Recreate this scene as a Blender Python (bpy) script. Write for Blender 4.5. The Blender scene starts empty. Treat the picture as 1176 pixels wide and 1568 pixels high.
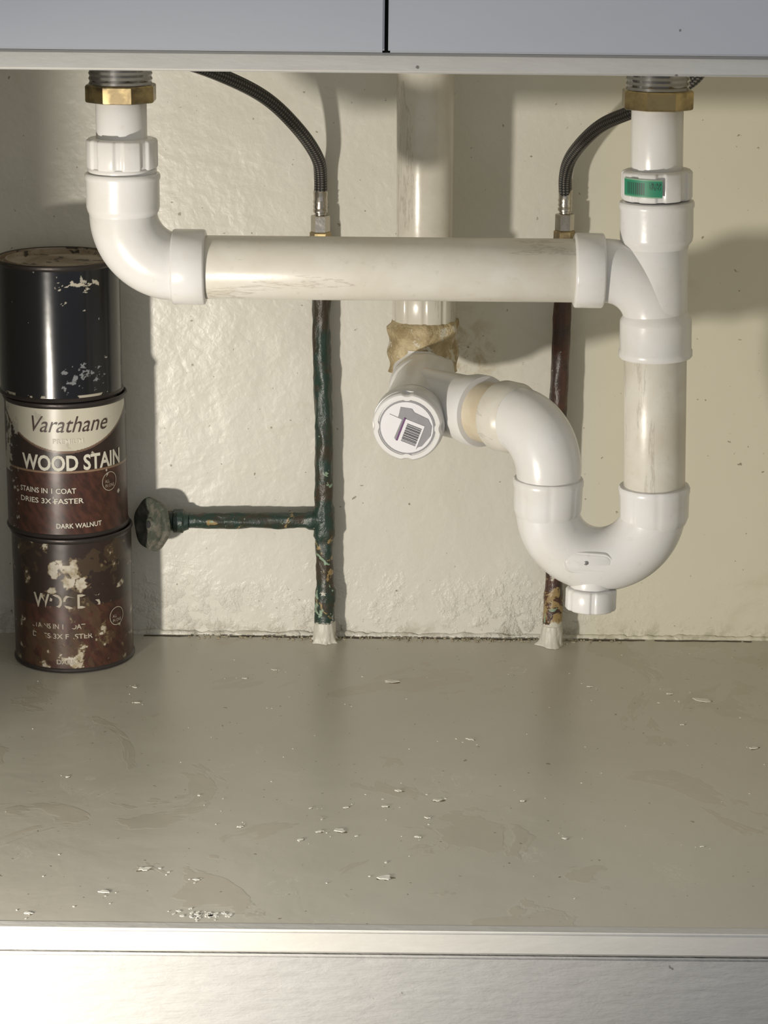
import bpy, bmesh, math, random
from mathutils import Matrix, Vector, noise
random.seed(4)
scn=bpy.context.scene
try:
    scn.view_settings.view_transform='Standard'
    scn.view_settings.look='None'
except Exception: pass
COL=scn.collection

# ---------------------------------------------------------------- materials
def new_mat(name):
    m=bpy.data.materials.new(name); m.use_nodes=True
    nt=m.node_tree; b=nt.nodes['Principled BSDF']
    return m,nt,b
def noise_n(nt,scale,detail=4,rough=.55,dist=0,co=None):
    n=nt.nodes.new('ShaderNodeTexNoise'); n.inputs['Scale'].default_value=scale
    n.inputs['Detail'].default_value=detail; n.inputs['Roughness'].default_value=rough
    n.inputs['Distortion'].default_value=dist
    if co: nt.links.new(co,n.inputs['Vector'])
    return n
def ramp(nt,src,stops):
    r=nt.nodes.new('ShaderNodeValToRGB'); cr=r.color_ramp
    while len(cr.elements)<len(stops): cr.elements.new(.5)
    for e,(p,c) in zip(cr.elements,stops):
        e.position=p; e.color=(c,c,c,1) if not hasattr(c,'__len__') else (*c,1)
    nt.links.new(src,r.inputs[0]); return r.outputs[0]
def mix(nt,f,a,b,bt='MIX'):
    m=nt.nodes.new('ShaderNodeMix'); m.data_type='RGBA'; m.blend_type=bt
    for s,v in ((m.inputs[0],f),(m.inputs[6],a),(m.inputs[7],b)):
        if isinstance(v,bpy.types.NodeSocket): nt.links.new(v,s)
        elif hasattr(v,'__len__'): s.default_value=(*v,1)
        else: s.default_value=v
    return m.outputs[2]
def bump(nt,b,h,strength,dist,prev=None):
    n=nt.nodes.new('ShaderNodeBump'); n.inputs['Strength'].default_value=strength; n.inputs['Distance'].default_value=dist
    nt.links.new(h,n.inputs['Height'])
    if prev: nt.links.new(prev,n.inputs['Normal'])
    nt.links.new(n.outputs[0],b.inputs['Normal']); return n.outputs[0]
def objco(nt):
    return nt.nodes.new('ShaderNodeTexCoord').outputs['Object']
def math_n(nt,op,a,b=None):
    m=nt.nodes.new('ShaderNodeMath'); m.operation=op
    for i,v in enumerate((a,b)):
        if v is None: continue
        if isinstance(v,bpy.types.NodeSocket): nt.links.new(v,m.inputs[i])
        else: m.inputs[i].default_value=v
    return m.outputs[0]
def mapped(nt,co,scale):
    mp=nt.nodes.new('ShaderNodeMapping'); mp.inputs['Scale'].default_value=scale; nt.links.new(co,mp.inputs[0]); return mp.outputs[0]
def rng(nt,src,a,b):
    mr=nt.nodes.new('ShaderNodeMapRange'); mr.inputs[1].default_value=a; mr.inputs[2].default_value=b
    nt.links.new(src,mr.inputs[0]); return mr.outputs[0]

def pvc(name,col,dirt,amt,rough=.28,scuff=None):
    m,nt,b=new_mat(name); co=objco(nt)
    n=noise_n(nt,22,6,.6,.6,co); f=ramp(nt,n.outputs[0],[(.5-.25*amt,0),(.85,min(1,amt))])
    n2=noise_n(nt,160,3,.6,0,co); f2=ramp(nt,n2.outputs[0],[(.62,0),(.8,.35*amt)])
    c=mix(nt,f,col,dirt); c=mix(nt,f2,c,(.35,.31,.24))
    if scuff:
        s=ramp(nt,noise_n(nt,36,6,.65,.35,mapped(nt,co,scuff)).outputs[0],[(.590,0),(.60,.45),(.61,.45),(.622,0)])
        c=mix(nt,s,c,(.30,.26,.21))
    nt.links.new(c,b.inputs['Base Color']); b.inputs['Roughness'].default_value=rough
    bump(nt,b,noise_n(nt,60,3,.5,0,co).outputs[0],.12,.002)
    return m
M_PVC=pvc('pvc_white',(.675,.67,.665),(.58,.54,.44),.45,.25)
M_PIPE=pvc('pvc_pipe_aged',(.64,.62,.565),(.52,.47,.37),.8,.33,(.20,1,1.8))
M_PIPE2=pvc('pvc_pipe_stained',(.62,.56,.44),(.44,.35,.22),1.0,.35)
M_DROP=pvc('pvc_drop_pipe',(.64,.62,.56),(.48,.43,.33),.9,.33,(1.8,1,.16))
M_STACK=pvc('painted_stack_pipe',(.62,.60,.53),(.46,.42,.34),.8,.25,(1.6,1,.2))

def simple(name,col,rough=.4,metal=0,bs=None,bd=.001,bst=.3,spec=.5):
    m,nt,b=new_mat(name); b.inputs['Base Color'].default_value=(*col,1)
    b.inputs['Roughness'].default_value=rough; b.inputs['Metallic'].default_value=metal
    b.inputs['Specular IOR Level'].default_value=spec
    if bs: bump(nt,b,noise_n(nt,bs,4,.5,0,objco(nt)).outputs[0],bst,bd)
    return m
M_CHROME=simple('chromed_metal',(.28,.28,.29),.2,1,80)
M_STEEL=simple('crimp_steel',(.50,.47,.42),.25,1,200)
M_RIM=simple('can_rim_metal',(.05,.042,.04),.40,.6,150)
M_CREAMTXT=simple('label_cream_ink',(.62,.59,.50),.45)
M_DARKTXT=simple('label_dark_ink',(.06,.035,.03),.45)
M_CAPGREY=simple('cleanout_grey_disc',(.22,.215,.23),.45,0,90)
M_WHITELBL=simple('white_label',(.66,.65,.67),.5)
M_BLACK=simple('black_ink',(.02,.02,.025),.5)
M_PURPLE=simple('purple_ink',(.10,.02,.12),.5)
M_GROOVE=simple('dark_gap',(.03,.03,.03),.8)
M_SCREW=simple('dull_screw',(.25,.25,.24),.4,.5)

def brass():
    m,nt,b=new_mat('aged_brass'); co=objco(nt)
    f=ramp(nt,noise_n(nt,45,5,.6,.3,co).outputs[0],[(.40,0),(.60,1)])
    c=mix(nt,f,(.42,.33,.17),(.14,.11,.065)); nt.links.new(c,b.inputs['Base Color'])
    b.inputs['Metallic'].default_value=1; b.inputs['Roughness'].default_value=.22
    bump(nt,b,noise_n(nt,150,3).outputs[0],.25,.001); return m
M_BRASS=brass()

def rust():
    m,nt,b=new_mat('stained_coupling'); co=objco(nt)
    f=ramp(nt,noise_n(nt,50,6,.65,.5,co).outputs[0],[(.40,0),(.60,1)])
    c=mix(nt,f,(.52,.43,.26),(.30,.23,.12))
    f2=ramp(nt,noise_n(nt,90,5,.65,.5,co).outputs[0],[(.55,0),(.61,1)])
    c=mix(nt,f2,c,(.58,.54,.44))
    nt.links.new(c,b.inputs['Base Color']); b.inputs['Roughness'].default_value=.6
    bump(nt,b,noise_n(nt,90,5,.65,.5,co).outputs[0],.9,.004); return m
M_RUST=rust()

def wall_mat():
    m,nt,b=new_mat('plaster_wall_paint'); co=objco(nt)
    sep=nt.nodes.new('ShaderNodeSeparateXYZ'); nt.links.new(co,sep.inputs[0])
    big=noise_n(nt,5,4,.55,.3,co).outputs[0]
    base=mix(nt,ramp(nt,big,[(.35,0),(.7,1)]),(.68,.665,.60),(.63,.61,.53))
    right=rng(nt,sep.outputs[0],.165,.20)
    base=mix(nt,right,base,(.67,.64,.525))
    st=ramp(nt,noise_n(nt,9,6,.7,1.0,co).outputs[0],[(.60,0),(.78,.35)])
    base=mix(nt,st,base,(.47,.41,.27))
    sp=ramp(nt,noise_n(nt,200,2,.5,0,co).outputs[0],[(.735,0),(.77,.8)])
    base=mix(nt,sp,base,(.22,.18,.12))
    d=nt.nodes.new('ShaderNodeVectorMath'); d.operation='DISTANCE'; nt.links.new(co,d.inputs[0]); d.inputs[1].default_value=(.058,0,.262)
    near=rng(nt,d.outputs['Value'],.055,.01)
    se=math_n(nt,'MULTIPLY',near,ramp(nt,noise_n(nt,60,6,.7,.8,co).outputs[0],[(.45,0),(.60,.9)]))
    base=mix(nt,se,base,(.38,.29,.15))
    low=rng(nt,sep.outputs[2],.085,0)
    vlow=rng(nt,sep.outputs[2],.018,0)
    gr=math_n(nt,'MULTIPLY',vlow,ramp(nt,noise_n(nt,75,6,.7,.4,co).outputs[0],[(.48,0),(.60,.6)]))
    base=mix(nt,gr,base,(.34,.31,.22))
    nt.links.new(base,b.inputs['Base Color'])
    b.inputs['Roughness'].default_value=.35
    b.inputs['Specular IOR Level'].default_value=.5
    inv=math_n(nt,'SUBTRACT',1.0,math_n(nt,'MULTIPLY',right,.8))
    h1=noise_n(nt,125,3,.5,.3,co).outputs[0]; h2=noise_n(nt,24,3,.5,.2,co).outputs[0]
    h=math_n(nt,'ADD',math_n(nt,'MULTIPLY',h1,.36),h2)
    h=math_n(nt,'MULTIPLY',h,inv)
    p=bump(nt,b,h,.22,.006)
    patch=ramp(nt,noise_n(nt,14,4,.6,.5,co).outputs[0],[(.42,.05),(.62,1)])
    rough=math_n(nt,'MULTIPLY',math_n(nt,'MULTIPLY',low,patch),ramp(nt,noise_n(nt,75,5,.65,.2,co).outputs[0],[(.45,0),(.68,1)]))
    bump(nt,b,math_n(nt,'MULTIPLY',rough,inv),.6,.005,p)
    return m
M_WALL=wall_mat()

def floor_mat():
    m,nt,b=new_mat('shelf_floor_paint'); co=objco(nt)
    n=noise_n(nt,4,5,.6,.3,co).outputs[0]
    c=mix(nt,ramp(nt,n,[(.3,0),(.7,1)]),(.55,.525,.445),(.49,.465,.39))
    worn=ramp(nt,noise_n(nt,7,5,.6,1.2,co).outputs[0],[(.585,0),(.597,.40)])
    c=mix(nt,worn,c,(.44,.395,.30))
    sc=ramp(nt,noise_n(nt,9,7,.7,1.6,co).outputs[0],[(.598,0),(.601,.8),(.604,.8),(.607,0)])
    msk=ramp(nt,noise_n(nt,11,3,.5,0,co).outputs[0],[(.50,0),(.56,1)])
    c=mix(nt,math_n(nt,'MULTIPLY',sc,msk),c,(.68,.66,.58))
    sp=ramp(nt,noise_n(nt,120,3,.6,0,co).outputs[0],[(.735,0),(.76,.8)])
    c=mix(nt,sp,c,(.68,.66,.58))
    sp2=ramp(nt,noise_n(nt,170,2,.5,0,co).outputs[0],[(.26,.8),(.28,0)])
    c=mix(nt,sp2,c,(.16,.14,.10))
    nt.links.new(c,b.inputs['Base Color'])
    b.inputs['Roughness'].default_value=.30; b.inputs['Specular IOR Level'].default_value=.5
    p=bump(nt,b,noise_n(nt,16,4,.5,.2,co).outputs[0],.14,.006)
    p=bump(nt,b,worn,.2,.001,p)
    return m
M_FLOOR=floor_mat()

def wood_paint(name,col,col2,sx=1.5,sy=60,rough=.5,spec=.3,bs=.12,fine=0):
    m,nt,b=new_mat(name); co=objco(nt)
    g=noise_n(nt,4,6,.65,.4,mapped(nt,co,(sx,sy,sy))).outputs[0]
    c=mix(nt,ramp(nt,g,[(.3,0),(.7,1)]),col,col2)
    sp=ramp(nt,noise_n(nt,90,2,.5,0,co).outputs[0],[(.76,0),(.78,.8)])
    c=mix(nt,sp,c,(.12,.10,.09)); nt.links.new(c,b.inputs['Base Color'])
    b.inputs['Roughness'].default_value=rough; b.inputs['Specular IOR Level'].default_value=spec
    p=bump(nt,b,noise_n(nt,8,5,.6,.2,mapped(nt,co,(4,20,20))).outputs[0],bs,.001)
    if fine: bump(nt,b,noise_n(nt,110,4,.6,.2,mapped(nt,co,(.45,1,1.6))).outputs[0],fine,.003,p)
    return m
M_RAIL=wood_paint('painted_wood_trim',(.56,.55,.51),(.52,.505,.465),6,30,.6,.2,.12,.15)
M_FACE=wood_paint('painted_cabinet_face',(.42,.415,.40),(.385,.38,.365),9,40,.9,.03,.25,.45)
M_DRAWER=wood_paint('drawer_front_paint',(.48,.495,.525),(.465,.48,.51),1.5,8)
M_KFLOOR=simple('kitchen_floor_tile',(.35,.32,.28),.5,0,20)

def painted_pipe(name,brown):
    m,nt,b=new_mat(name); co=objco(nt)
    sep=nt.nodes.new('ShaderNodeSeparateXYZ'); nt.links.new(co,sep.inputs[0])
    n1=noise_n(nt,38,5,.6,.5,co).outputs[0]
    if brown: c=mix(nt,ramp(nt,n1,[(.4,0),(.62,1)]),(.085,.035,.022),(.035,.022,.018))
    else: c=mix(nt,ramp(nt,n1,[(.46,0),(.60,1)]),(.018,.040,.030),(.045,.034,.022))
    low=rng(nt,sep.outputs[2],.16,.03)
    n2=noise_n(nt,62,5,.65,.7,co).outputs[0]
    th=math_n(nt,'ADD',n2,math_n(nt,'MULTIPLY',low,.17))
    c=mix(nt,ramp(nt,th,[(.675,0),(.70,1)]),c,(.30,.215,.095))
    n3=noise_n(nt,75,4,.6,.5,co).outputs[0]
    th=math_n(nt,'ADD',n3,math_n(nt,'MULTIPLY',low,.08))
    c=mix(nt,ramp(nt,th,[(.69,0),(.71,1)]),c,(.24,.33,.24))
    n4=noise_n(nt,95,4,.6,.5,co).outputs[0]
    c=mix(nt,ramp(nt,math_n(nt,'ADD',n4,math_n(nt,'MULTIPLY',low,.06)),[(.72,0),(.74,1)]),c,(.50,.48,.40))
    lo2=rng(nt,sep.outputs[2],.030,.012)
    f=math_n(nt,'ADD',lo2,math_n(nt,'MULTIPLY',math_n(nt,'SUBTRACT',n2,.5),1.5))
    c=mix(nt,ramp(nt,f,[(.45,0),(.55,1)]),c,(.58,.56,.48))
    nt.links.new(c,b.inputs['Base Color']); b.inputs['Roughness'].default_value=.38
    bump(nt,b,n2,.6,.003); return m
M_GREEN=painted_pipe('green_painted_copper',False)
M_BROWN=painted_pipe('brown_oxidised_copper',True)

def braid():
    m,nt,b=new_mat('braided_hose'); uv=nt.nodes.new('ShaderNodeUVMap').outputs[0]
    sep=nt.nodes.new('ShaderNodeSeparateXYZ'); nt.links.new(uv,sep.inputs[0])
    u=math_n(nt,'MULTIPLY',sep.outputs[0],2*math.pi*5); v=math_n(nt,'MULTIPLY',sep.outputs[1],1250.)
    a=math_n(nt,'SINE',math_n(nt,'ADD',u,v)); c_=math_n(nt,'SINE',math_n(nt,'SUBTRACT',u,v))
    p=math_n(nt,'MULTIPLY',a,c_)
    c=mix(nt,ramp(nt,p,[(.0,0),(.6,1)]),(.012,.012,.012),(.13,.12,.105))
    nt.links.new(c,b.inputs['Base Color']); b.inputs['Roughness'].default_value=.42
    bump(nt,b,p,.5,.0008); return m
M_HOSE=braid()

def attr_mat(name,rough=.35,coat=0.0,bs=.2):
    m,nt,b=new_mat(name); a=nt.nodes.new('ShaderNodeAttribute'); a.attribute_name='Col'
    nt.links.new(a.outputs['Color'],b.inputs['Base Color']); b.inputs['Roughness'].default_value=rough
    b.inputs['Coat Weight'].default_value=coat
    bump(nt,b,noise_n(nt,25,3,.5,0,objco(nt)).outputs[0],bs,.003); return m
M_LABEL=attr_mat('can_label',.34); M_STICK=attr_mat('sticker',.45,0,.0); M_GLOSSCAN=attr_mat('glossy_black_can',.19,0,.08)

# ---------------------------------------------------------------- mesh helpers
def empty(name):
    e=bpy.data.objects.new(name,None); e.empty_display_size=.02; COL.objects.link(e); return e
def mk(name,verts,faces,mat,parent=None,smooth=True,uvs=None,ang=38):
    me=bpy.data.meshes.new(name); me.from_pydata([tuple(v) for v in verts],[],faces); me.update()
    if mat: me.materials.append(mat)
    if uvs:
        l=me.uv_layers.new(name='UVMap')
        for poly in me.polygons:
            us=[uvs[vi] for vi in poly.vertices]; wrapu=max(u[0] for u in us)>.9 and min(u[0] for u in us)<.1
            for li,u in zip(poly.loop_indices,us): l.data[li].uv=(u[0]+(1 if wrapu and u[0]<.1 else 0),u[1])
    bm=bmesh.new(); bm.from_mesh(me); bmesh.ops.recalc_face_normals(bm,faces=bm.faces); bm.to_mesh(me); bm.free()
    if smooth:
        for p in me.polygons: p.use_smooth=True
        try: me.set_sharp_from_angle(angle=math.radians(ang))
        except Exception: pass
    o=bpy.data.objects.new(name,me); COL.objects.link(o)
    if parent: o.parent=parent
    return o
def basis(d):
    d=Vector(d).normalized(); ref=Vector((0,-1,0)) if abs(d.y)<.9 else Vector((0,0,1))
    u=(ref-d*ref.dot(d)).normalized(); w=d.cross(u); return u,w,d
def rings(name,centers,tang,radii,mat,parent,segs=64,caps=True,rfun=None,ang=38,uv=False):
    u,w,_=basis(tang[0]); V=[];F=[];UV=[]; L=0
    for i,(c,t,r) in enumerate(zip(centers,tang,radii)):
        t=Vector(t).normalized(); u=(u-t*u.dot(t)).normalized(); w=t.cross(u)
        if i: L+=(Vector(c)-Vector(centers[i-1])).length
        for k in range(segs):
            a=2*math.pi*k/segs; rr=r if rfun is None else rfun(a,i,r,L)
            V.append(Vector(c)+u*(rr*math.cos(a))+w*(rr*math.sin(a))); UV.append((k/segs,L))
    n=len(centers)
    for i in range(n-1):
        for k in range(segs):
            k2=(k+1)%segs; F.append((i*segs+k,i*segs+k2,(i+1)*segs+k2,(i+1)*segs+k))
    if caps:
        F.append(tuple(range(segs))[::-1]); F.append(tuple((n-1)*segs+k for k in range(segs)))
    return mk(name,V,F,mat,parent,True,UV if uv else None,ang)
def rev(name,o,d,prof,mat,parent,segs=64,caps=True,rfun=None,ang=38):
    d=Vector(d).normalized(); o=Vector(o)
    return rings(name,[o+d*s for r,s in prof],[d]*len(prof),[r for r,s in prof],mat,parent,segs,caps,rfun,ang)
def sleeve(name,p0,p1,r,mat,parent,ch=.0015,segs=64,rfun=None,ang=38):
    p0=Vector(p0);p1=Vector(p1);L=(p1-p0).length
    prof=[(r-ch*1.3,0),(r-ch*.4,ch*.35),(r,ch),(r,L-ch),(r-ch*.4,L-ch*.35),(r-ch*1.3,L)]
    return rev(name,p0,p1-p0,prof,mat,parent,segs,True,rfun,ang)
def spline(pts,n=14):
    P=[Vector(p) for p in pts]; out=[]
    P=[2*P[0]-P[1]]+P+[2*P[-1]-P[-2]]
    for i in range(1,len(P)-2):
        a,b,c,d=P[i-1:i+3]
        for k in range(n):
            t=k/n; out.append(.5*((2*b)+(c-a)*t+(2*a-5*b+4*c-d)*t*t+(3*b-a-3*c+d)*t**3))
    out.append(P[-2])
    for _ in range(30):
        out=[out[0],out[1]]+[(out[i-1]+out[i]*2+out[i+1])/4 for i in range(2,len(out)-1)]+[out[-1]]
    return out
def tangents(pts):
    T=[]
    for i in range(len(pts)):
        a=pts[max(0,i-1)]; b=pts[min(len(pts)-1,i+1)]; T.append((b-a).normalized())
    return T
def tube(name,pts,r,mat,parent,segs=48,rfun=None,uv=False,caps=True):
    pts=[Vector(p) for p in pts]; R=r if hasattr(r,'__len__') else [r]*len(pts)
    return rings(name,pts,tangents(pts),R,mat,parent,segs,caps,rfun,38,uv)
def arc(center,e1,e2,R,a0,a1,n=24):
    c=Vector(center);e1=Vector(e1);e2=Vector(e2)
    return [c+e1*(R*math.cos(a0+(a1-a0)*i/n))+e2*(R*math.sin(a0+(a1-a0)*i/n)) for i in range(n+1)]
def box(name,lo,hi,mat,parent=None,bev=.0015,seg=2):
    bm=bmesh.new(); bmesh.ops.create_cube(bm,size=1)
    for v in bm.verts:
        v.co=Vector([lo[i]+(v.co[i]+.5)*(hi[i]-lo[i]) for i in range(3)])
    if bev: bmesh.ops.bevel(bm,geom=bm.edges[:],offset=bev,segments=seg,affect='EDGES')
    me=bpy.data.meshes.new(name); bm.to_mesh(me); bm.free()
    me.materials.append(mat)
    for p in me.polygons: p.use_smooth=True
    try: me.set_sharp_from_angle(angle=math.radians(50))
    except Exception: pass
    o=bpy.data.objects.new(name,me); COL.objects.link(o)
    if parent:o.parent=parent
    return o
def nutprofile(n):
    def f(a,i,r,L):
        k=((a+math.pi/n)%(2*math.pi/n))-math.pi/n
        return r*math.cos(math.pi/n)/math.cos(k)*1.02
    return f
def ribs(n,depth,w=.5):
    def f(a,i,r,L):
        k=(a*n/(2*math.pi))%1.0
        s=max(0,min(1,(w/2-abs(k-.5))*14+.5))
        return r-depth*(1-s)
    return f

# ---------------------------------------------------------------- room shell / cabinet
def grid_wall():
    V=[];F=[]; nx,nz=160,100; x0,x1,z0,z1=-.52,.52,-.03,.64
    for j in range(nz+1):
        for i in range(nx+1):
            x=x0+(x1-x0)*i/nx; z=z0+(z1-z0)*j/nz
            y=.0012*noise.noise(Vector((x*7,z*7,1)))+.0006*noise.noise(Vector((x*25,z*25,5)))
            V.append((x,y+.0015,z))
    for j in range(nz):
        for i in range(nx):
            a=j*(nx+1)+i; F.append((a,a+1,a+nx+2,a+nx+1))
    n=len(V)
    V+= [(x0,.02,z0),(x1,.02,z0),(x1,.02,z1),(x0,.02,z1)]
    F.append((n,n+3,n+2,n+1))
    return mk('wall_back',V,F,M_WALL)
grid_wall()
box('wall_left',(-.54,-.60,-.03),(-.52,.02,.64),M_WALL,None,0)
box('wall_right',(.52,-.60,-.03),(.54,.02,.64),M_WALL,None,0)
box('ceiling',(-.54,-.60,.62),(.54,.02,.64),M_WALL,None,0)
box('floor',(-.54,-.598,-.018),(.54,.02,0),M_FLOOR,None,.0)
box('trim_1',(-.62,-.6085,-.0165),(.62,-.597,.0003),M_RAIL,None,.0016,3)
box('trim_2',(-.62,-.606,.5645),(.62,-.585,.5765),M_RAIL,None,.0015,3)
fr=empty('sink_cabinet_face_frame')
box('stile_left',(-.62,-.606,.0005),(-.414,-.586,.5643),M_RAIL,fr)
box('stile_right',(.43,-.606,.0005),(.62,-.586,.5643),M_RAIL,fr)
box('top_rail_backing',(-.62,-.598,.577),(.62,-.58,.80),M_GROOVE,fr)
for i,(a,b_) in enumerate(((-.62,-.0027),(-.0004,.62))):
    box('drawer_front' if i==0 else 'drawer_front.001',(a,-.612,.5772),(b_,-.5985,.80),M_DRAWER,None,.0012,2)
box('cabinet_lower_face',(-.62,-.607,-.118),(.62,-.590,-.0185),M_FACE,None,.0015,3)
box('kitchen_floor',(-2,-3.2,-.14),(2,-.5,-.12),M_KFLOOR,None,0)

def caulk():
    pts=[];R=[]
    n=320
    for i in range(n+1):
        x=-.515+1.03*i/n
        pts.append(Vector((x,.0005+.0015*noise.noise(Vector((x*40,0,0))),.0003)))
        R.append(max(.0008,.0030+.0026*noise.noise(Vector((x*45,3,0)))+.0018*noise.noise(Vector((x*170,3,0)))))
    return tube('caulk_bead',pts,R,M_WALL,None,10)
caulk()
def crack():
    V=[];F=[]; n=900; prev=False
    for i in range(n+1):
        x=-.22+.56*i/n
        w=.0026*noise.noise(Vector((x*22,8,0)))+.0016*noise.noise(Vector((x*120,8,0)))+.0006
        on=w>0; y=-.0062-.0014*noise.noise(Vector((x*40,1,4)))
        if on:
            b=len(V); V+=[(x,y-w,.0004),(x,y+.0018,.0004)]
            if prev: F.append((b-2,b,b+1,b-1))
        prev=on
    mk('joint_crack',V,F,simple('joint_crack_dirt',(.09,.07,.045),.9),None,False)
crack()

# ---------------------------------------------------------------- sink drain assembly
D=empty('sink_drain_pipe_assembly'); Y=-.28
def thread(o,p,r,L,n=7):
    prof=[]
    for i in range(n*2+1): prof.append((r-(.0009 if i%2 else 0),L*i/(n*2)))
    rev(o,p,(0,0,1),prof,M_CHROME,D,64)
def XR(z): return .2005+(.5135-z)*.034
def RP(z): return (XR(z),Y,z)
XL=-.199
thread('left_drain_thread',(XL,Y,.527),.0238,.093,24)
sleeve('left_flange_nut',(XL,Y,.5135),(XL,Y,.527),.0268,M_BRASS,D,.0015,96,nutprofile(8),20)
sleeve('left_tailpiece',(XL,Y,.455),(XL,Y,.516),.0191,M_PVC,D,.001)
sleeve('left_slip_nut',(XL,Y,.464),(XL,Y,.487),.0268,M_PVC,D,.0022,192,ribs(8,.0016,.7))
sleeve('left_slip_nut_skirt',(XL,Y,.4605),(XL,Y,.4655),.0258,M_PVC,D,.0012)
rev('left_elbow_hub',(XL,Y,.4615),(0,0,-1),[(.024,0),(.0276,.0007),(.0284,.002),(.0284,.0042),(.0276,.0062),(.0276,.026),(.0268,.029),(.0258,.031),(.0254,.034)],M_PVC,D,96)
pts=arc((-.158,Y,.431),(-1,0,0),(0,0,-1),.041,0,math.pi/2,28)
tube('left_elbow',pts,[.0256+.0006*math.sin(i/28*math.pi) for i in range(29)],M_PVC,D,72)
sleeve('left_elbow_collar',(-.1625,Y,.390),(-.137,Y,.390),.0287,M_PVC,D,.0018)
sleeve('horizontal_waste_arm',(-.139,Y,.390),(.146,Y,.3903),.0241,M_PIPE,D,.0005)
sleeve('tee_branch_collar',(.142,Y,.3905),(.165,Y,.3905),.0284,M_PVC,D,.0018)
pts=[Vector((.160,Y,.3905))]+arc((.166,Y,.3505),(0,0,1),(1,0,0),.040,0,math.radians(82),24)
tube('tee_branch_sweep',pts,.0243,M_PVC,D,72)
thread('right_drain_thread',(.200,Y,.527),.0238,.093,24)
sleeve('right_flange_nut',(.2003,Y,.5125),(.2003,Y,.527),.0270,M_BRASS,D,.0015,96,nutprofile(8),20)
sleeve('right_tailpiece',RP(.455),RP(.515),.0194,M_PVC,D,.001)
sleeve('right_slip_nut',RP(.4450),RP(.4675),.0268,M_PVC,D,.0022,192,ribs(8,.0016,.7))
rev('tee_top_hub',RP(.4445),Vector(RP(.30))-Vector(RP(.4445)),[(.024,0),(.0277,.0007),(.0285,.002),(.0285,.0045),(.0276,.0065),(.0276,.028),(.0268,.031),(.0245,.034),(.0236,.037)],M_PVC,D,96)
sleeve('tee_body',RP(.412),RP(.350),.0240,M_PVC,D,.0005)
rev('tee_bottom_hub',RP(.360),Vector(RP(.30))-Vector(RP(.36)),[(.0236,0),(.0250,.003),(.0272,.0065),(.0274,.009),(.0274,.029),(.0282,.0305),(.0282,.0345),(.0272,.0358),(.0238,.036)],M_PVC,D,96)
sleeve('right_drop_pipe',RP(.33),RP(.21),.0239,M_DROP,D,.0005)
rev('trap_inlet_hub',RP(.2225),Vector(RP(.10))-Vector(RP(.2225)),[(.0238,0),(.0270,.0004),(.0278,.0018),(.0278,.0055),(.0272,.0068),(.0268,.025),(.0256,.0285),(.0245,.031)],M_PVC,D,96,True,ribs(8,.0005,.85))
cx,cz,RB=.1695,.2035,.0417
pts=[Vector((cx+RB,Y,.212))]+arc((cx,Y,cz),(1,0,0),(0,0,-1),RB,0,math.pi,44)+[Vector((cx-RB,Y,.212))]
tube('trap_u_bend',pts,[.0245]+[.0247+.0006*math.sin(i/44*math.pi) for i in range(45)]+[.0245],M_PVC,D,80)
rev('trap_outlet_hub',(.1278,Y,.2275),(0,0,-1),[(.0238,0),(.0268,.0004),(.0276,.0018),(.0276,.0055),(.0270,.0068),(.0266,.025),(.0254,.0285),(.0245,.031)],M_PVC,D,96,True,ribs(8,.0005,.85))
sleeve('trap_plug_neck',(.164,Y-.004,.150),(.1635,Y-.004,.134),.0165,M_PVC,D,.001)
sleeve('trap_cleanout_plug',(.1637,Y-.006,.140),(.1635,Y-.007,.1225),.0200,M_PVC,D,.0018,192,ribs(6,.0010,.8))
def oblong(name,c,w,h,d,mat,parent,tilt=0):
    V=[];F=[];n=16; r=h/2
    out=[]
    for s,a0 in ((1,-math.pi/2),(-1,math.pi/2)):
        for i in range(n+1):
            a=a0+math.pi*i/n; out.append((s*(w/2-r)+r*math.cos(a),r*math.sin(a)))
    m=len(out); R=Matrix.Rotation(tilt,3,'Y')
    for (sc,dy) in ((1,0),(1,-d*.6),(.95,-d)):
        for x,z in out:
            v=R@Vector((x*sc,dy,z*(1-(1-sc)*2))); V.append(Vector(c)+v)
    for l in range(2):
        for i in range(m):
            j=(i+1)%m; F.append((l*m+i,l*m+j,(l+1)*m+j,(l+1)*m+i))
    F.append(tuple(2*m+i for i in range(m)))
    return mk(name,V,F,mat,parent)
oblong('trap_tag_rim',(.1590,-.3010,.1655),.0400,.0180,.0036,M_PVC,D,math.radians(4))
oblong('trap_tag_panel',(.1590,-.3042,.1655),.0350,.0130,.0010,M_PVC,D,math.radians(4))
rev('trap_tag_button',(.157,-.3048,.1660),(0,-1,0),[(.0016,0),(.0016,.0010),(.0010,.0014)],M_SCREW,D,24)
dv=Vector((-.669,.743,0)).normalized(); ZA=.268
c0=Vector((.1278,Y,ZA)); Re=.037
ctr=c0+dv*Re+Vector((0,0,-Re))
pts=[Vector((.1278,Y,.222))]+arc(ctr,-dv,(0,0,1),Re,0,math.pi/2,28)
tube('trap_arm_elbow',pts,[.0245]+[.0252+.0008*math.sin(i/28*math.pi) for i in range(29)],M_PVC,D,72)
tt=Vector((.029,-.160,.262)); p0=c0+dv*Re; ax=(tt-p0).normalized(); La=(tt-p0).length
rev('trap_arm_elbow_hub',p0,ax,[(.0252,-.004),(.0268,-.001),(.0280,.002),(.0282,.015),(.0274,.017),(.024,.0172)],M_PIPE,D,96)
rev('trap_arm_pipe',p0,ax,[(.0243,.01),(.0243,.06)],M_PIPE2,D)
rev('stack_tee_branch',p0,ax,[(.0241,.038),(.0284,.0386),(.0290,.041),(.0290,.049),(.0272,.058),(.0262,.064),(.0262,La)],M_PVC,D,96)
fcap=Vector((.0174,-.235,.2554)); fdir=(fcap-tt).normalized()
st=tt-fdir*.04
tube('stack_tee_run',[st,tt,tt+fdir*.045],[.0262,.0262,.0262],M_PVC,D,72)
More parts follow.
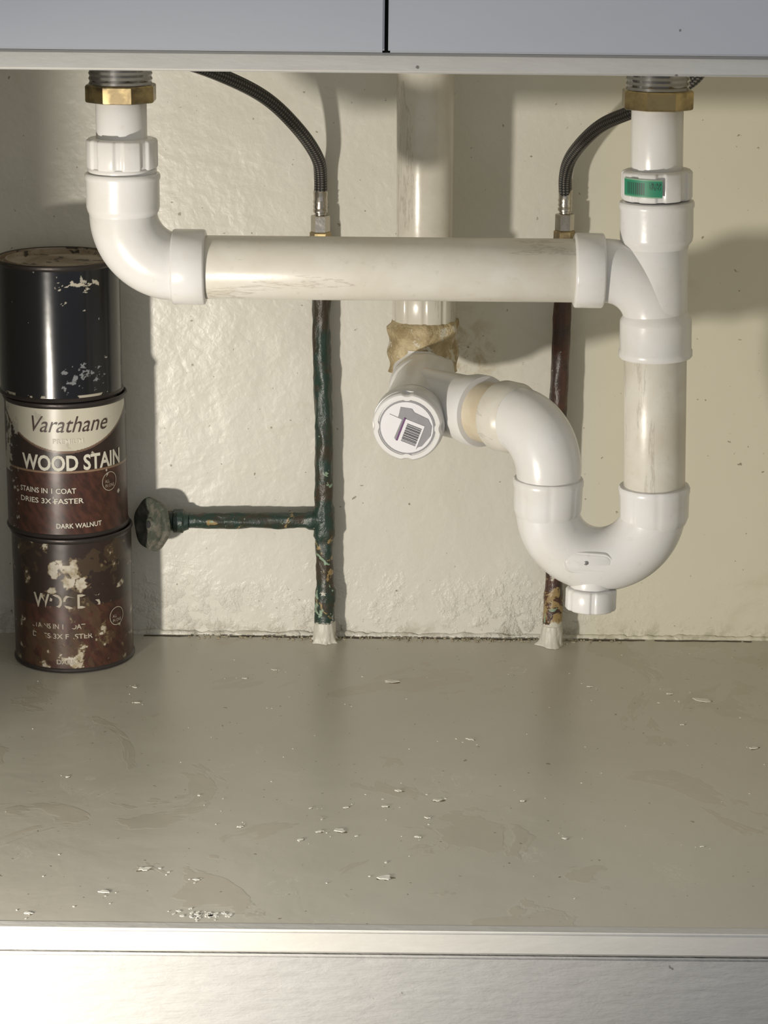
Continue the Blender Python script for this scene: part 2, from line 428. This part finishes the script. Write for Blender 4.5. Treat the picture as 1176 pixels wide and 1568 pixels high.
rev('cleanout_hub',fcap,-fdir,[(.0255,.006),(.0285,.0065),(.0290,.009),(.0290,.020),(.0275,.026),(.0262,.030)],M_PVC,D,96)
rev('cleanout_cap',fcap,-fdir,[(.0230,.0016),(.0236,0),(.0268,0),(.0280,.0012),(.0283,.003),(.0283,.009)],M_PVC,D,192,True,ribs(4,.0014,.86))
rev('cleanout_cap_face',fcap,fdir,[(.0236,-.004),(.0234,-.0012),(.0225,-.0008)],M_PVC,D,96)
fr_r=fdir.cross(Vector((0,0,1))).normalized()
if fr_r.x<0: fr_r=-fr_r
fr_u=fr_r.cross(fdir).normalized()
if fr_u.z<0: fr_u=-fr_u
def plate(name,poly,off,mat,parent=D,o=fcap,n=fdir,r=fr_r,u=fr_u):
    V=[o+r*x+u*z+n*off for x,z in poly]+[o+r*x+u*z+n*(off-.0006) for x,z in poly]
    m=len(poly); F=[tuple(range(m)),tuple(range(m,2*m))[::-1]]+[(i,(i+1)%m,m+(i+1)%m,m+i) for i in range(m)]
    return mk(name,V,F,mat,parent,False)
mm=.001
def rot(poly,a,c=(0,0)):
    a=math.radians(a); return [((x*math.cos(a)-z*math.sin(a))*mm+c[0]*mm,(x*math.sin(a)+z*math.cos(a))*mm+c[1]*mm) for x,z in poly]
disc=[(22.0*math.cos(i/40*2*math.pi),22.0*math.sin(i/40*2*math.pi)) for i in range(40)]
plate('cap_grey_ring',rot([(x*1.03,z*1.03) for x,z in disc],0),-.0003,M_CAPGREY)
plate('cap_white_disc',rot([(x*.965,z*.965) for x,z in disc],0),.0,M_WHITELBL)
plate('cap_dark_panel',rot([(-5,17),(4,16),(6,13),(17,8),(20,2),(19,-6),(12,-15),(6,-17),(-8,-12),(-12,-6),(-8,5),(-6,12)],0),.0005,M_CAPGREY)
plate('cap_white_patch',rot([(-5.5,-8.5),(5.5,-8.5),(5.5,8.5),(-5.5,8.5)],-22,(-12,1)),.0008,M_WHITELBL)
plate('cap_barcode_ground',rot([(-8.5,-10.5),(8.5,-10.5),(8.5,10.5),(-8.5,10.5)],-20,(3,-5)),.0010,M_WHITELBL)
plate('cap_purple_line',rot([(-8.8,-10),(-7.4,-10),(-7.4,10),(-8.8,10)],-20,(3,-4)),.0013,M_PURPLE)
k=0;x=-8
while x<7.5:
    w=random.choice((.4,.6,1.0))
    plate('cap_barcode_bar_%d'%k,rot([(-5.2,x),(7,x),(7,x+w),(-5.2,x+w)],-20,(3,-5)),.0013,M_BLACK); x+=w+random.choice((.35,.6)); k+=1
def sticker():
    V=[];F=[];C=[]; na,nz=90,24; r=.0279; z0,z1=.4495,.4630
    for j in range(nz+1):
        for i in range(na+1):
            a=math.radians(-66+68*i/na); z=z0+(z1-z0)*j/nz
            V.append((XR(z)+r*math.sin(a),Y-r*math.cos(a),z))
            g=(.02,.21,.115); u=i/na; v=j/nz
            if .70<u<.97 and .45<v<.85 and noise.noise(Vector((u*60,v*6,0)))>0: g=(.02,.05,.03)
            elif .12<u<.62 and .15<v<.8 and (int(u*55)%3!=0) and noise.noise(Vector((u*90,2,3)))>-.1: g=(.02,.07,.05)
            elif v<.08 or v>.93: g=(.20,.36,.24)
            C.append(g)
    for j in range(nz):
        for i in range(na):
            a=j*(na+1)+i; F.append((a,a+1,a+na+2,a+na+1))
    o=mk('slip_nut_sticker',V,F,M_STICK,D)
    ca=o.data.color_attributes.new(name='Col',type='FLOAT_COLOR',domain='POINT')
    for i,c in enumerate(C): ca.data[i].color=(*c,1)
sticker()

# ---------------------------------------------------------------- vent/waste stack against wall
S=empty('waste_stack_pipe'); YS=-.075
sleeve('stack_pipe',(.0298,YS,.62),(.0326,YS,.318),.0240,M_STACK,S,.0005)
sleeve('stack_lower_hub',(.0324,YS,.345),(.0326,YS,.3105),.0272,M_STACK,S,.0015,192,ribs(10,.0008,.8))
cp=[(.0280+.0012*math.sin(i*.9),.002+.044*i/14) for i in range(15)]
rev('stack_stained_coupling',(.0330,YS,.3135),(0,0,-1),[(.024,0)]+cp,M_RUST,S,96,True,lambda a,i,r,L:r+.0032*noise.noise(Vector((math.cos(a)*2.2,math.sin(a)*2.2,L*60)))+(.003*max(0,math.cos(a-1.9)) if .008<L else 0),60)
pts=[Vector((.0328,YS,.285))]+arc((.0325,YS-.028,.2895),(0,1,0),(0,0,-1),.0275,0,math.pi/2,20)+[Vector((.031,-.14,.262))]
tube('stack_elbow',pts,.0264,M_PVC,S,64)
rev('stack_elbow_collar',(.0312,-.112,.262),(-.02,-1,-.01),[(.026,0),(.0275,.001),(.0280,.003),(.0280,.018),(.0272,.020),(.026,.021)],M_PVC,S,96)

# ---------------------------------------------------------------- supply pipes, hoses, shutoff valve
def lumpy(seed,amp=.0011):
    return lambda a,i,r,L: r+amp*noise.noise(Vector((math.cos(a)*1.2+seed,math.sin(a)*1.2,L*55)))+amp*.5*noise.noise(Vector((math.cos(a)*3,math.sin(a)*3+seed,L*160)))
def blob(name,x,y,mat,parent,seed):
    # irregular skirt of old paint/caulk round the pipe foot
    def f(a,i,r,L):
        n1=noise.noise(Vector((math.cos(a)*1.6+seed,math.sin(a)*1.6,.3)))
        n2=noise.noise(Vector((math.cos(a)*4+seed,math.sin(a)*4,L*90)))
        k=max(0,1-L/.006)
        return r+k*(.006*max(-.3,n1)+.002*n2)+.0009*n2
    tube(name,[Vector((x,y,z)) for z in (0.0002,.001,.0022,.004,.008,.013,.019)],[.0122,.0118,.0110,.0102,.0099,.0097,.0086],mat,parent,64,f)
PL=empty('water_supply_pipe'); YP=-.0150
ptsL=[Vector((-.0535+(-.0045)*max(0,(z-.11)/.27)+.0006*math.sin(z*40),YP,z)) for z in [i/90*.3640 for i in range(91)]]
tube('riser',ptsL,[.0079+(.0018 if abs(p.z-.1150)<.014 else 0)+(.0014 if p.z<.05 else 0)+(.0008 if abs(p.z-.33)<.012 else 0) for p in ptsL],M_GREEN,PL,32,lumpy(2,.0014))
pb=[Vector((-.0535-.140*i/40,YP-.003*i/40,.1150-.001*i/40)) for i in range(41)]
tube('branch',pb,[.0073+(.0018 if i<5 else 0) for i in range(41)],M_GREEN,PL,32,lumpy(5))
M_BLOB=simple('white_paint_blob',(.58,.56,.49),.45,0,120,.002,.6)
blob('base_paint_collar',-.0535,YP-.001,M_BLOB,PL,3)
VV=empty('shutoff_valve'); YV=-.020
tube('valve_body',[Vector((x,YV,.114)) for x in (-.176,-.180,-.181,-.189,-.190,-.196)],[.0078,.0092,.0108,.0108,.009,.0082],M_GREEN,VV,32,lumpy(7,.0014))
kd=Vector((-.72,-.68,.12)).normalized(); kc=Vector((-.2070,-.028,.1135))
tube('valve_stem',[Vector((-.192,YV-.001,.114)),kc+kd*.002],[.0055,.0045],M_GREEN,VV,20)
m,nt,b=new_mat('valve_handle_worn'); co=objco(nt)
f=ramp(nt,noise_n(nt,120,5,.65,.5,co).outputs[0],[(.45,0),(.6,1)])
nt.links.new(mix(nt,f,(.08,.09,.07),(.16,.15,.12)),b.inputs['Base Color']); b.inputs['Roughness'].default_value=.5
bump(nt,b,noise_n(nt,150,5,.6,0,co).outputs[0],.7,.002); M_HANDLE=m
rev('valve_handwheel',kc,kd,[(.006,-.003),(.019,-.0025),(.0232,-.001),(.0240,.0015),(.0232,.0038),(.0205,.0046),(.0175,.0036),(.0105,.0028),(.0065,.0032),(.0055,.0050),(.003,.0056)],M_HANDLE,VV,120,True,
    lambda a,i,r,L:r*(1+(.03*math.cos(6*a) if r>.019 else 0)))
rev('valve_screw',kc+kd*.005,kd,[(.0032,0),(.0032,.0014),(.002,.002)],M_GROOVE,VV,24)
PR=empty('water_supply_pipe.001')
XB=.1545; YR=-.018
ptsR=[Vector((XB+.0006*math.sin(z*23),YR,z)) for z in [i/90*.3680 for i in range(91)]]
tube('riser',ptsR,[.0079+(.0008 if p.z<.05 else 0) for p in ptsR],M_BROWN,PR,32,lumpy(12,.0007))
blob('base_paint_collar',XB,YR-.001,M_BLOB,PR,11)
def hose(name,pts,xy,z0):
    H=empty(name)
    sp=spline(pts,22); tube('hose',sp,.0057,M_HOSE,H,28,None,True)
    x,y=xy
    rev('crimp',(x,y,z0+.018),(0,0,1),[(.0045,-.001),(.0064,0),(.0066,.002),(.0060,.003),(.0066,.005),(.0060,.007),(.0066,.009),(.0060,.011),(.0064,.0175),(.0058,.0185)],M_STEEL,H,40)
    sleeve('swivel_nut',(x,y,z0),(x,y,z0+.0155),.0082,M_STEEL,H,.0012,96,nutprofile(6),20)
    sleeve('compression_nut',(x,y,z0-.0115),(x,y,z0+.001),.0092,M_BRASS,H,.0012,96,nutprofile(6),20)
    sleeve('nipple',(x,y,z0+.014),(x,y,z0+.019),.0052,M_STEEL,H,.0005)
hose('braided_supply_hose',[(-.058,YP,.408),(-.058,-.0165,.425),(-.0605,-.027,.443),(-.0765,-.05,.470),(-.1055,-.075,.500),(-.152,-.115,.5255),(-.20,-.15,.545),(-.23,-.16,.6)],(-.058,YP),.376)
hose('braided_supply_hose.001',[(XB,YR,.410),(.1535,-.024,.430),(.158,-.045,.4510),(.1763,-.085,.4785),(.200,-.12,.4945),(.228,-.14,.512),(.252,-.15,.535),(.26,-.15,.6)],(XB,YR),.380)

# ---------------------------------------------------------------- cans
RC=.0525
def color_body(name,xc,yc,z0,z1,fn,parent,mat=None,r=RC):
    na,nz=560,200; V=[];F=[];C=[]
    for j in range(nz+1):
        for i in range(na):
            a=2*math.pi*i/na-math.pi; z=z0+(z1-z0)*j/nz
            V.append((xc+r*math.sin(a),yc-r*math.cos(a),z)); C.append(fn(a,j/nz,z-z0))
    for j in range(nz):
        for i in range(na):
            k=(i+1)%na; F.append((j*na+i,j*na+k,(j+1)*na+k,(j+1)*na+i))
    o=mk(name,V,F,mat or M_LABEL,parent)
    ca=o.data.color_attributes.new(name='Col',type='FLOAT_COLOR',domain='POINT')
    for i,c in enumerate(C): ca.data[i].color=(*c,1)
def nz_(a,z,s,k=0,o=2):
    return noise.fractal(Vector((math.sin(a)*RC*s,math.cos(a)*RC*s,z*s+k*7.3)),.6,2.1,o+2)
def lerp(a,b,t): return tuple(a[i]+(b[i]-a[i])*t for i in range(3))
A0=math.radians(8)
def pxa(px): return math.asin(max(-1,min(1,(px-108)/93)))+A0
def lab(worn):
    def f(a,v,z):
        gr=noise.fractal(Vector((a*9+z*120,z*60-a*3,1+worn)),.7,2,4)
        c=lerp((.036,.015,.011),(.078,.029,.019),max(0,min(1,.5+gr)))
        if v>.50: c=lerp(c,(.020,.013,.012),.85)
        if abs(v-.50)<.006 and not worn: c=(.25,.16,.10)
        if not worn:
            edge=.995-.33*max(0,math.cos((a-A0)*1.15))**.8 if abs(a-A0)<1.3 else 1.1
            if v>edge: c=(.54,.51,.42)
            elif v>edge-.018: c=(.16,.10,.07)
            w=nz_(a,z,70,2)
            if a<math.radians(-42) and w>.22 and v>.45: c=(.42,.40,.34)
            if w>.85: c=(.45,.42,.35)
            if a>math.radians(-60) and a<math.radians(-44) and v<.9 and nz_(a,z,160,5)>.55: c=(.45,.42,.36)
        else:
            w=nz_(a,z,75,3); m=0
            for (ac,vc,ra,rv) in ((-9,.80,.20,.09),(6,.74,.20,.11),(14,.68,.14,.07),(10,.09,.16,.10),(-12,.62,.10,.04),(42,.92,.06,.04)):
                d=((a-math.radians(ac))/ra)**2+((v-vc)/rv)**2
                m=max(m,1.15-d)
            t=m+w*.9
            if t>.70: c=lerp((.56,.52,.43),(.32,.26,.16),max(0,min(1,nz_(a,z,150,8)+.3)))
            elif t>.52: c=(.14,.10,.055)
            elif w>.95: c=(.30,.22,.12)
            elif nz_(a,z,28,12)>.25: c=lerp(c,(.10,.07,.035),.4)
            c=lerp(c,(.03,.018,.012),.18)
        return c
    return f
def blackcan(a,v,z):
    c=(.008,.009,.012)
    w=nz_(a,z,120,2,3); d=math.degrees(a-A0)
    m=1-((d-18)/22)**2-((v-.88)/.06)**2
    if m>0 and nz_(a,z*2.5,90,4)>.0+.3*(1-m): c=(.48,.45,.37)
    m=1-((d-20)/26)**2-((v-.16)/.15)**2
    if m>0 and w>.55-.42*m: c=(.20,.21,.22)
    if w>1.0: c=(.4,.38,.33)
    if v<.03 and nz_(a,z,60,7)>.2: c=(.4,.37,.3)
    return c
def can(name,xc,z0,z1,fn,lidcol,bm_=None):
    E=empty(name); yc=-.0575
    color_body('body',xc,yc,z0+.003,z1-.004,fn,E,bm_)
    o=Vector((xc,yc,z0))
    rev('bottom_rim',o,(0,0,1),[(.047,.0035),(.0485,.0003),(.0505,.0000),(.0532,.0004),(.0538,.0018),(.0532,.0033),(.0524,.0040)],M_RIM,E,96,False)
    rev('base',o,(0,0,1),[(.047,.002),(.0475,.0035)],M_RIM,E,64)
    t=z1-z0
    rev('top_rim',o,(0,0,1),[(.0524,t-.005),(.0532,t-.004),(.0539,t-.0025),(.0536,t-.0008),(.0525,t),(.0508,t-.0006)],M_RIM,E,128,False)
    rev('lid',o,(0,0,1),[(.0508,t-.0006),(.0500,t-.004),(.0465,t-.0045),(.0455,t-.002),(.0448,t-.0008),(.0435,t-.001),(.0428,t-.0035),(.041,t-.0042),(.020,t-.0042),(.0005,t-.0042)],lidcol,E,128,False)
    return E
m,nt,b=new_mat('old_lid_surface'); co=objco(nt)
f=ramp(nt,noise_n(nt,22,5,.6,.6,co).outputs[0],[(.42,0),(.6,1)])
c=mix(nt,f,(.26,.20,.14),(.42,.37,.30)); f=ramp(nt,noise_n(nt,50,5,.6,.6,co).outputs[0],[(.58,0),(.61,1)])
nt.links.new(mix(nt,f,c,(.05,.04,.03)),b.inputs['Base Color']); b.inputs['Roughness'].default_value=.5; b.inputs['Metallic'].default_value=.1
bump(nt,b,noise_n(nt,80,4,.6,0,co).outputs[0],.5,.002); M_LID=m
C1=can('wood_stain_can',-.2765,.0005,.1225,lab(1),M_RIM)
C2=can('wood_stain_can.001',-.2790,.1228,.2425,lab(0),M_RIM)
C3=can('paint_can',-.2815,.2428,.3600,blackcan,M_LID,M_GLOSSCAN)
def text_mesh(txt,bold=0):
    cu=bpy.data.curves.new('t','FONT'); cu.body=txt; cu.size=1; cu.resolution_u=3; cu.offset=bold
    o=bpy.data.objects.new('t',cu); COL.objects.link(o)
    dg=bpy.context.evaluated_depsgraph_get(); dg.update()
    me=bpy.data.meshes.new_from_object(o.evaluated_get(dg))
    V=[v.co.copy() for v in me.vertices]; F=[tuple(p.vertices) for p in me.polygons]
    bpy.data.objects.remove(o); bpy.data.meshes.remove(me); return V,F
def wrap(name,txt,a0,a1,zb,h,xc,parent,mat,shear=0,skip=None,off=.0005,bold=0):
    V,F=text_mesh(txt,bold)
    if not V: return
    x0=min(v.x for v in V);x1=max(v.x for v in V); ch=.70
    r=RC+off; yc=-.0575; out=[]
    for v in V:
        u=(v.x+shear*v.y-x0)/(x1-x0); a=a0+(a1-a0)*u
        z=zb+v.y/ch*h
        out.append((xc+r*math.sin(a),yc-r*math.cos(a),z))
    if skip:
        F=[f for f in F if skip(out[f[0]])]
    mk(name,out,F,mat,parent,False)
x2=-.2790
wrap('brand_script','Varathane',pxa(52),pxa(168),.2175,.0140,x2,C2,M_DARKTXT,.35)
wrap('text_premium','PREMIUM',pxa(88),pxa(134),.2075,.0042,x2,C2,M_CREAMTXT,bold=.01)
wrap('text_wood_stain','WOOD STAIN',pxa(42),pxa(188),.1840,.0130,x2,C2,M_CREAMTXT,bold=.028)
wrap('text_coat','STAINS IN 1 COAT',pxa(38),pxa(121),.1635,.0045,x2,C2,M_CREAMTXT,bold=.012)
wrap('text_faster','DRIES 3X FASTER',pxa(38),pxa(132),.1545,.0045,x2,C2,M_CREAMTXT,bold=.012)
wrap('text_shade','DARK WALNUT',pxa(90),pxa(158),.1325,.0042,x2,C2,M_CREAMTXT,bold=.012)
x1_=-.2765; sk=lambda p: nz_(math.atan2(p[0]-x1_,-p[1]-.0575),p[2],110,3)<.22
M_WORNTXT=simple('worn_label_ink',(.38,.34,.27),.5)
wrap('text_wood_stain','WOOD STAIN',pxa(48),pxa(190),.0600,.0125,x1_,C1,M_WORNTXT,0,lambda p:sk(p) and not(-.262<p[0]<-.25) and p[0]<-.245,bold=.02)
wrap('text_coat','STAINS IN 1 COAT',pxa(45),pxa(125),.0410,.0045,x1_,C1,M_WORNTXT,0,sk,bold=.012)
wrap('text_faster','DRIES 3X FASTER',pxa(45),pxa(136),.0320,.0045,x1_,C1,M_WORNTXT,0,sk,bold=.012)
wrap('text_shade','DARK WALNUT',pxa(80),pxa(160),.0085,.0042,x1_,C1,M_WORNTXT,0,lambda p:p[0]<-.268,bold=.012)
def seal(xc,zc,E,px):
    a=pxa(px); V=[];F=[];n=40
    for R_ in (.0085,.0078):
        for i in range(n):
            t=2*math.pi*i/n; aa=a+R_*math.cos(t)/RC; V.append((xc+(RC+.0005)*math.sin(aa),-.0575-(RC+.0005)*math.cos(aa),zc+R_*math.sin(t)))
    F=[(i,(i+1)%n,n+(i+1)%n,n+i) for i in range(n)]
    mk('label_seal',V,F,M_WORNTXT,E,False)
    wrap('label_seal_text','ALL\nIN ONE',a-.10,a+.10,zc-.001,.0028,xc,E,M_WORNTXT)
seal(x2,.1700,C2,172); seal(x1_,.0470,C1,174)

# ---------------------------------------------------------------- paint chips and flaking on the shelf
chips=[(-.2075,-.181,.004),(-.244,-.346,.003),(-.139,-.380,.002),(-.104,-.438,.004),(-.167,-.513,.009),(-.191,-.551,.0065),(-.129,-.530,.004),(.0037,-.523,.010),(.0133,-.366,.006),
(.043,-.384,.007),(.0033,-.397,.005),(-.0263,-.400,.004),(-.030,-.443,.009),(.0273,-.453,.004),(.035,-.418,.004),(.0084,-.122,.011),(.2737,-.160,.012),(.2477,-.146,.005),(.3017,-.270,.007),
(.25,-.219,.004),(.0723,-.257,.006),(-.238,-.586,.005),(.135,-.453,.004),(-.053,-.402,.0025),(-.0955,-.095,.005),(.108,-.384,.004),(.234,-.465,.003),(-.2136,-.143,.0035),(-.0587,-.46,.004),(-.045,-.445,.005),(.18,-.13,.004),(-.12,-.118,.004)]
V=[];F=[];V2=[];F2=[]
def flake(x,y,s,ax,ang,h=.00026,V=V,F=F,z0=.0001):
    n=13; b=len(V); ph=random.random()*9
    for lv,(sc,z) in enumerate(((1,z0),(.9,z0+h))):
        for i in range(n):
            t=2*math.pi*i/n; r=s*.5*(1+.7*noise.noise(Vector((math.cos(t)*1.8+ph,math.sin(t)*1.8,ph))))*sc
            px_,py_=r*math.cos(t),r*ax*math.sin(t)
            V.append((x+px_*math.cos(ang)-py_*math.sin(ang),y+px_*math.sin(ang)+py_*math.cos(ang),z))
    for i in range(n):
        j=(i+1)%n; F.append((b+i,b+j,b+n+j,b+n+i))
    F.append(tuple(b+n+i for i in range(n)))
for x,y,s in chips:
    an=random.uniform(-.5,.5)
    flake(x,y,s*1.15,.55,an,.00035)
    flake(x+s*.12,y-s*.14,s*1.25,.5,an,.00004,V2,F2,.00004)  # dark offset copy: the chip's shadow edge painted as an outline
    for k in range(2): flake(x+random.gauss(0,s*1.5),y+random.gauss(0,s*1.2),s*random.uniform(.12,.32),.6,random.random()*3)
for k in range(45): flake(-.118+random.gauss(0,.008),-.586+random.gauss(0,.004),random.uniform(.001,.0045),.7,random.random()*3,.0002)
for k in range(70): flake(random.uniform(-.33,.36),random.uniform(-.585,-.03),random.uniform(.0006,.0016),.7,random.random()*3)
for k in range(45): flake(random.uniform(-.33,.36),random.uniform(-.585,-.03),random.uniform(.0006,.0016),.7,random.random()*3,.00004,V2,F2,.00004)
mk('paint_chips',V,F,simple('paint_chip_cream',(.80,.78,.69),.8,0,200,.001,.3,.1),None,False)
mk('chip_shade_and_patches',V2,F2,simple('chip_shade_and_old_paint',(.22,.18,.12),.8,0,200,.001,.3,.1),None,False)  # painted shadow edges of the chips, plus loose dark flecks
V3=[];F3=[]
for k in range(260):
    x=random.uniform(-.2,.22) if k<170 else random.choice((-.05,.16,.14,.09))+random.gauss(0,.012)
    flake(x,-.006-abs(random.gauss(0,.004)),random.uniform(.0008,.003),.7,random.random()*3,.0011,V3,F3)
mk('plaster_crumbs',V3,F3,simple('plaster_crumb',(.36,.32,.23),.9,0,200,.001,.5,.1),None,False)

# ---------------------------------------------------------------- lights
sp=bpy.data.lights.new('work_light','SPOT'); sp.energy=31; sp.color=(1,.93,.82); sp.spot_size=math.radians(96); sp.spot_blend=.6; sp.shadow_soft_size=.026
so=bpy.data.objects.new('work_light',sp); COL.objects.link(so); so.location=(-.50,-.95,.065)
so.rotation_euler=(Vector((.03,0,.25))-so.location).to_track_quat('-Z','Y').to_euler()
w=bpy.data.worlds.new('world'); scn.world=w; w.use_nodes=True
bg=w.node_tree.nodes['Background']; bg.inputs[0].default_value=(.82,.845,.90,1); bg.inputs[1].default_value=.66

# ---------------------------------------------------------------- camera
cam=bpy.data.cameras.new('camera'); co_=bpy.data.objects.new('camera',cam); COL.objects.link(co_)
cam.sensor_fit='VERTICAL'; cam.sensor_height=36; cam.lens=3500/1568*36; cam.clip_start=.05
R=Matrix.Rotation(math.pi/2-math.radians(15.8),3,'X')@Matrix.Rotation(math.radians(.6),3,'Z')
co_.matrix_world=Matrix.Translation((0,-2.0,.685))@R.to_4x4()
scn.camera=co_
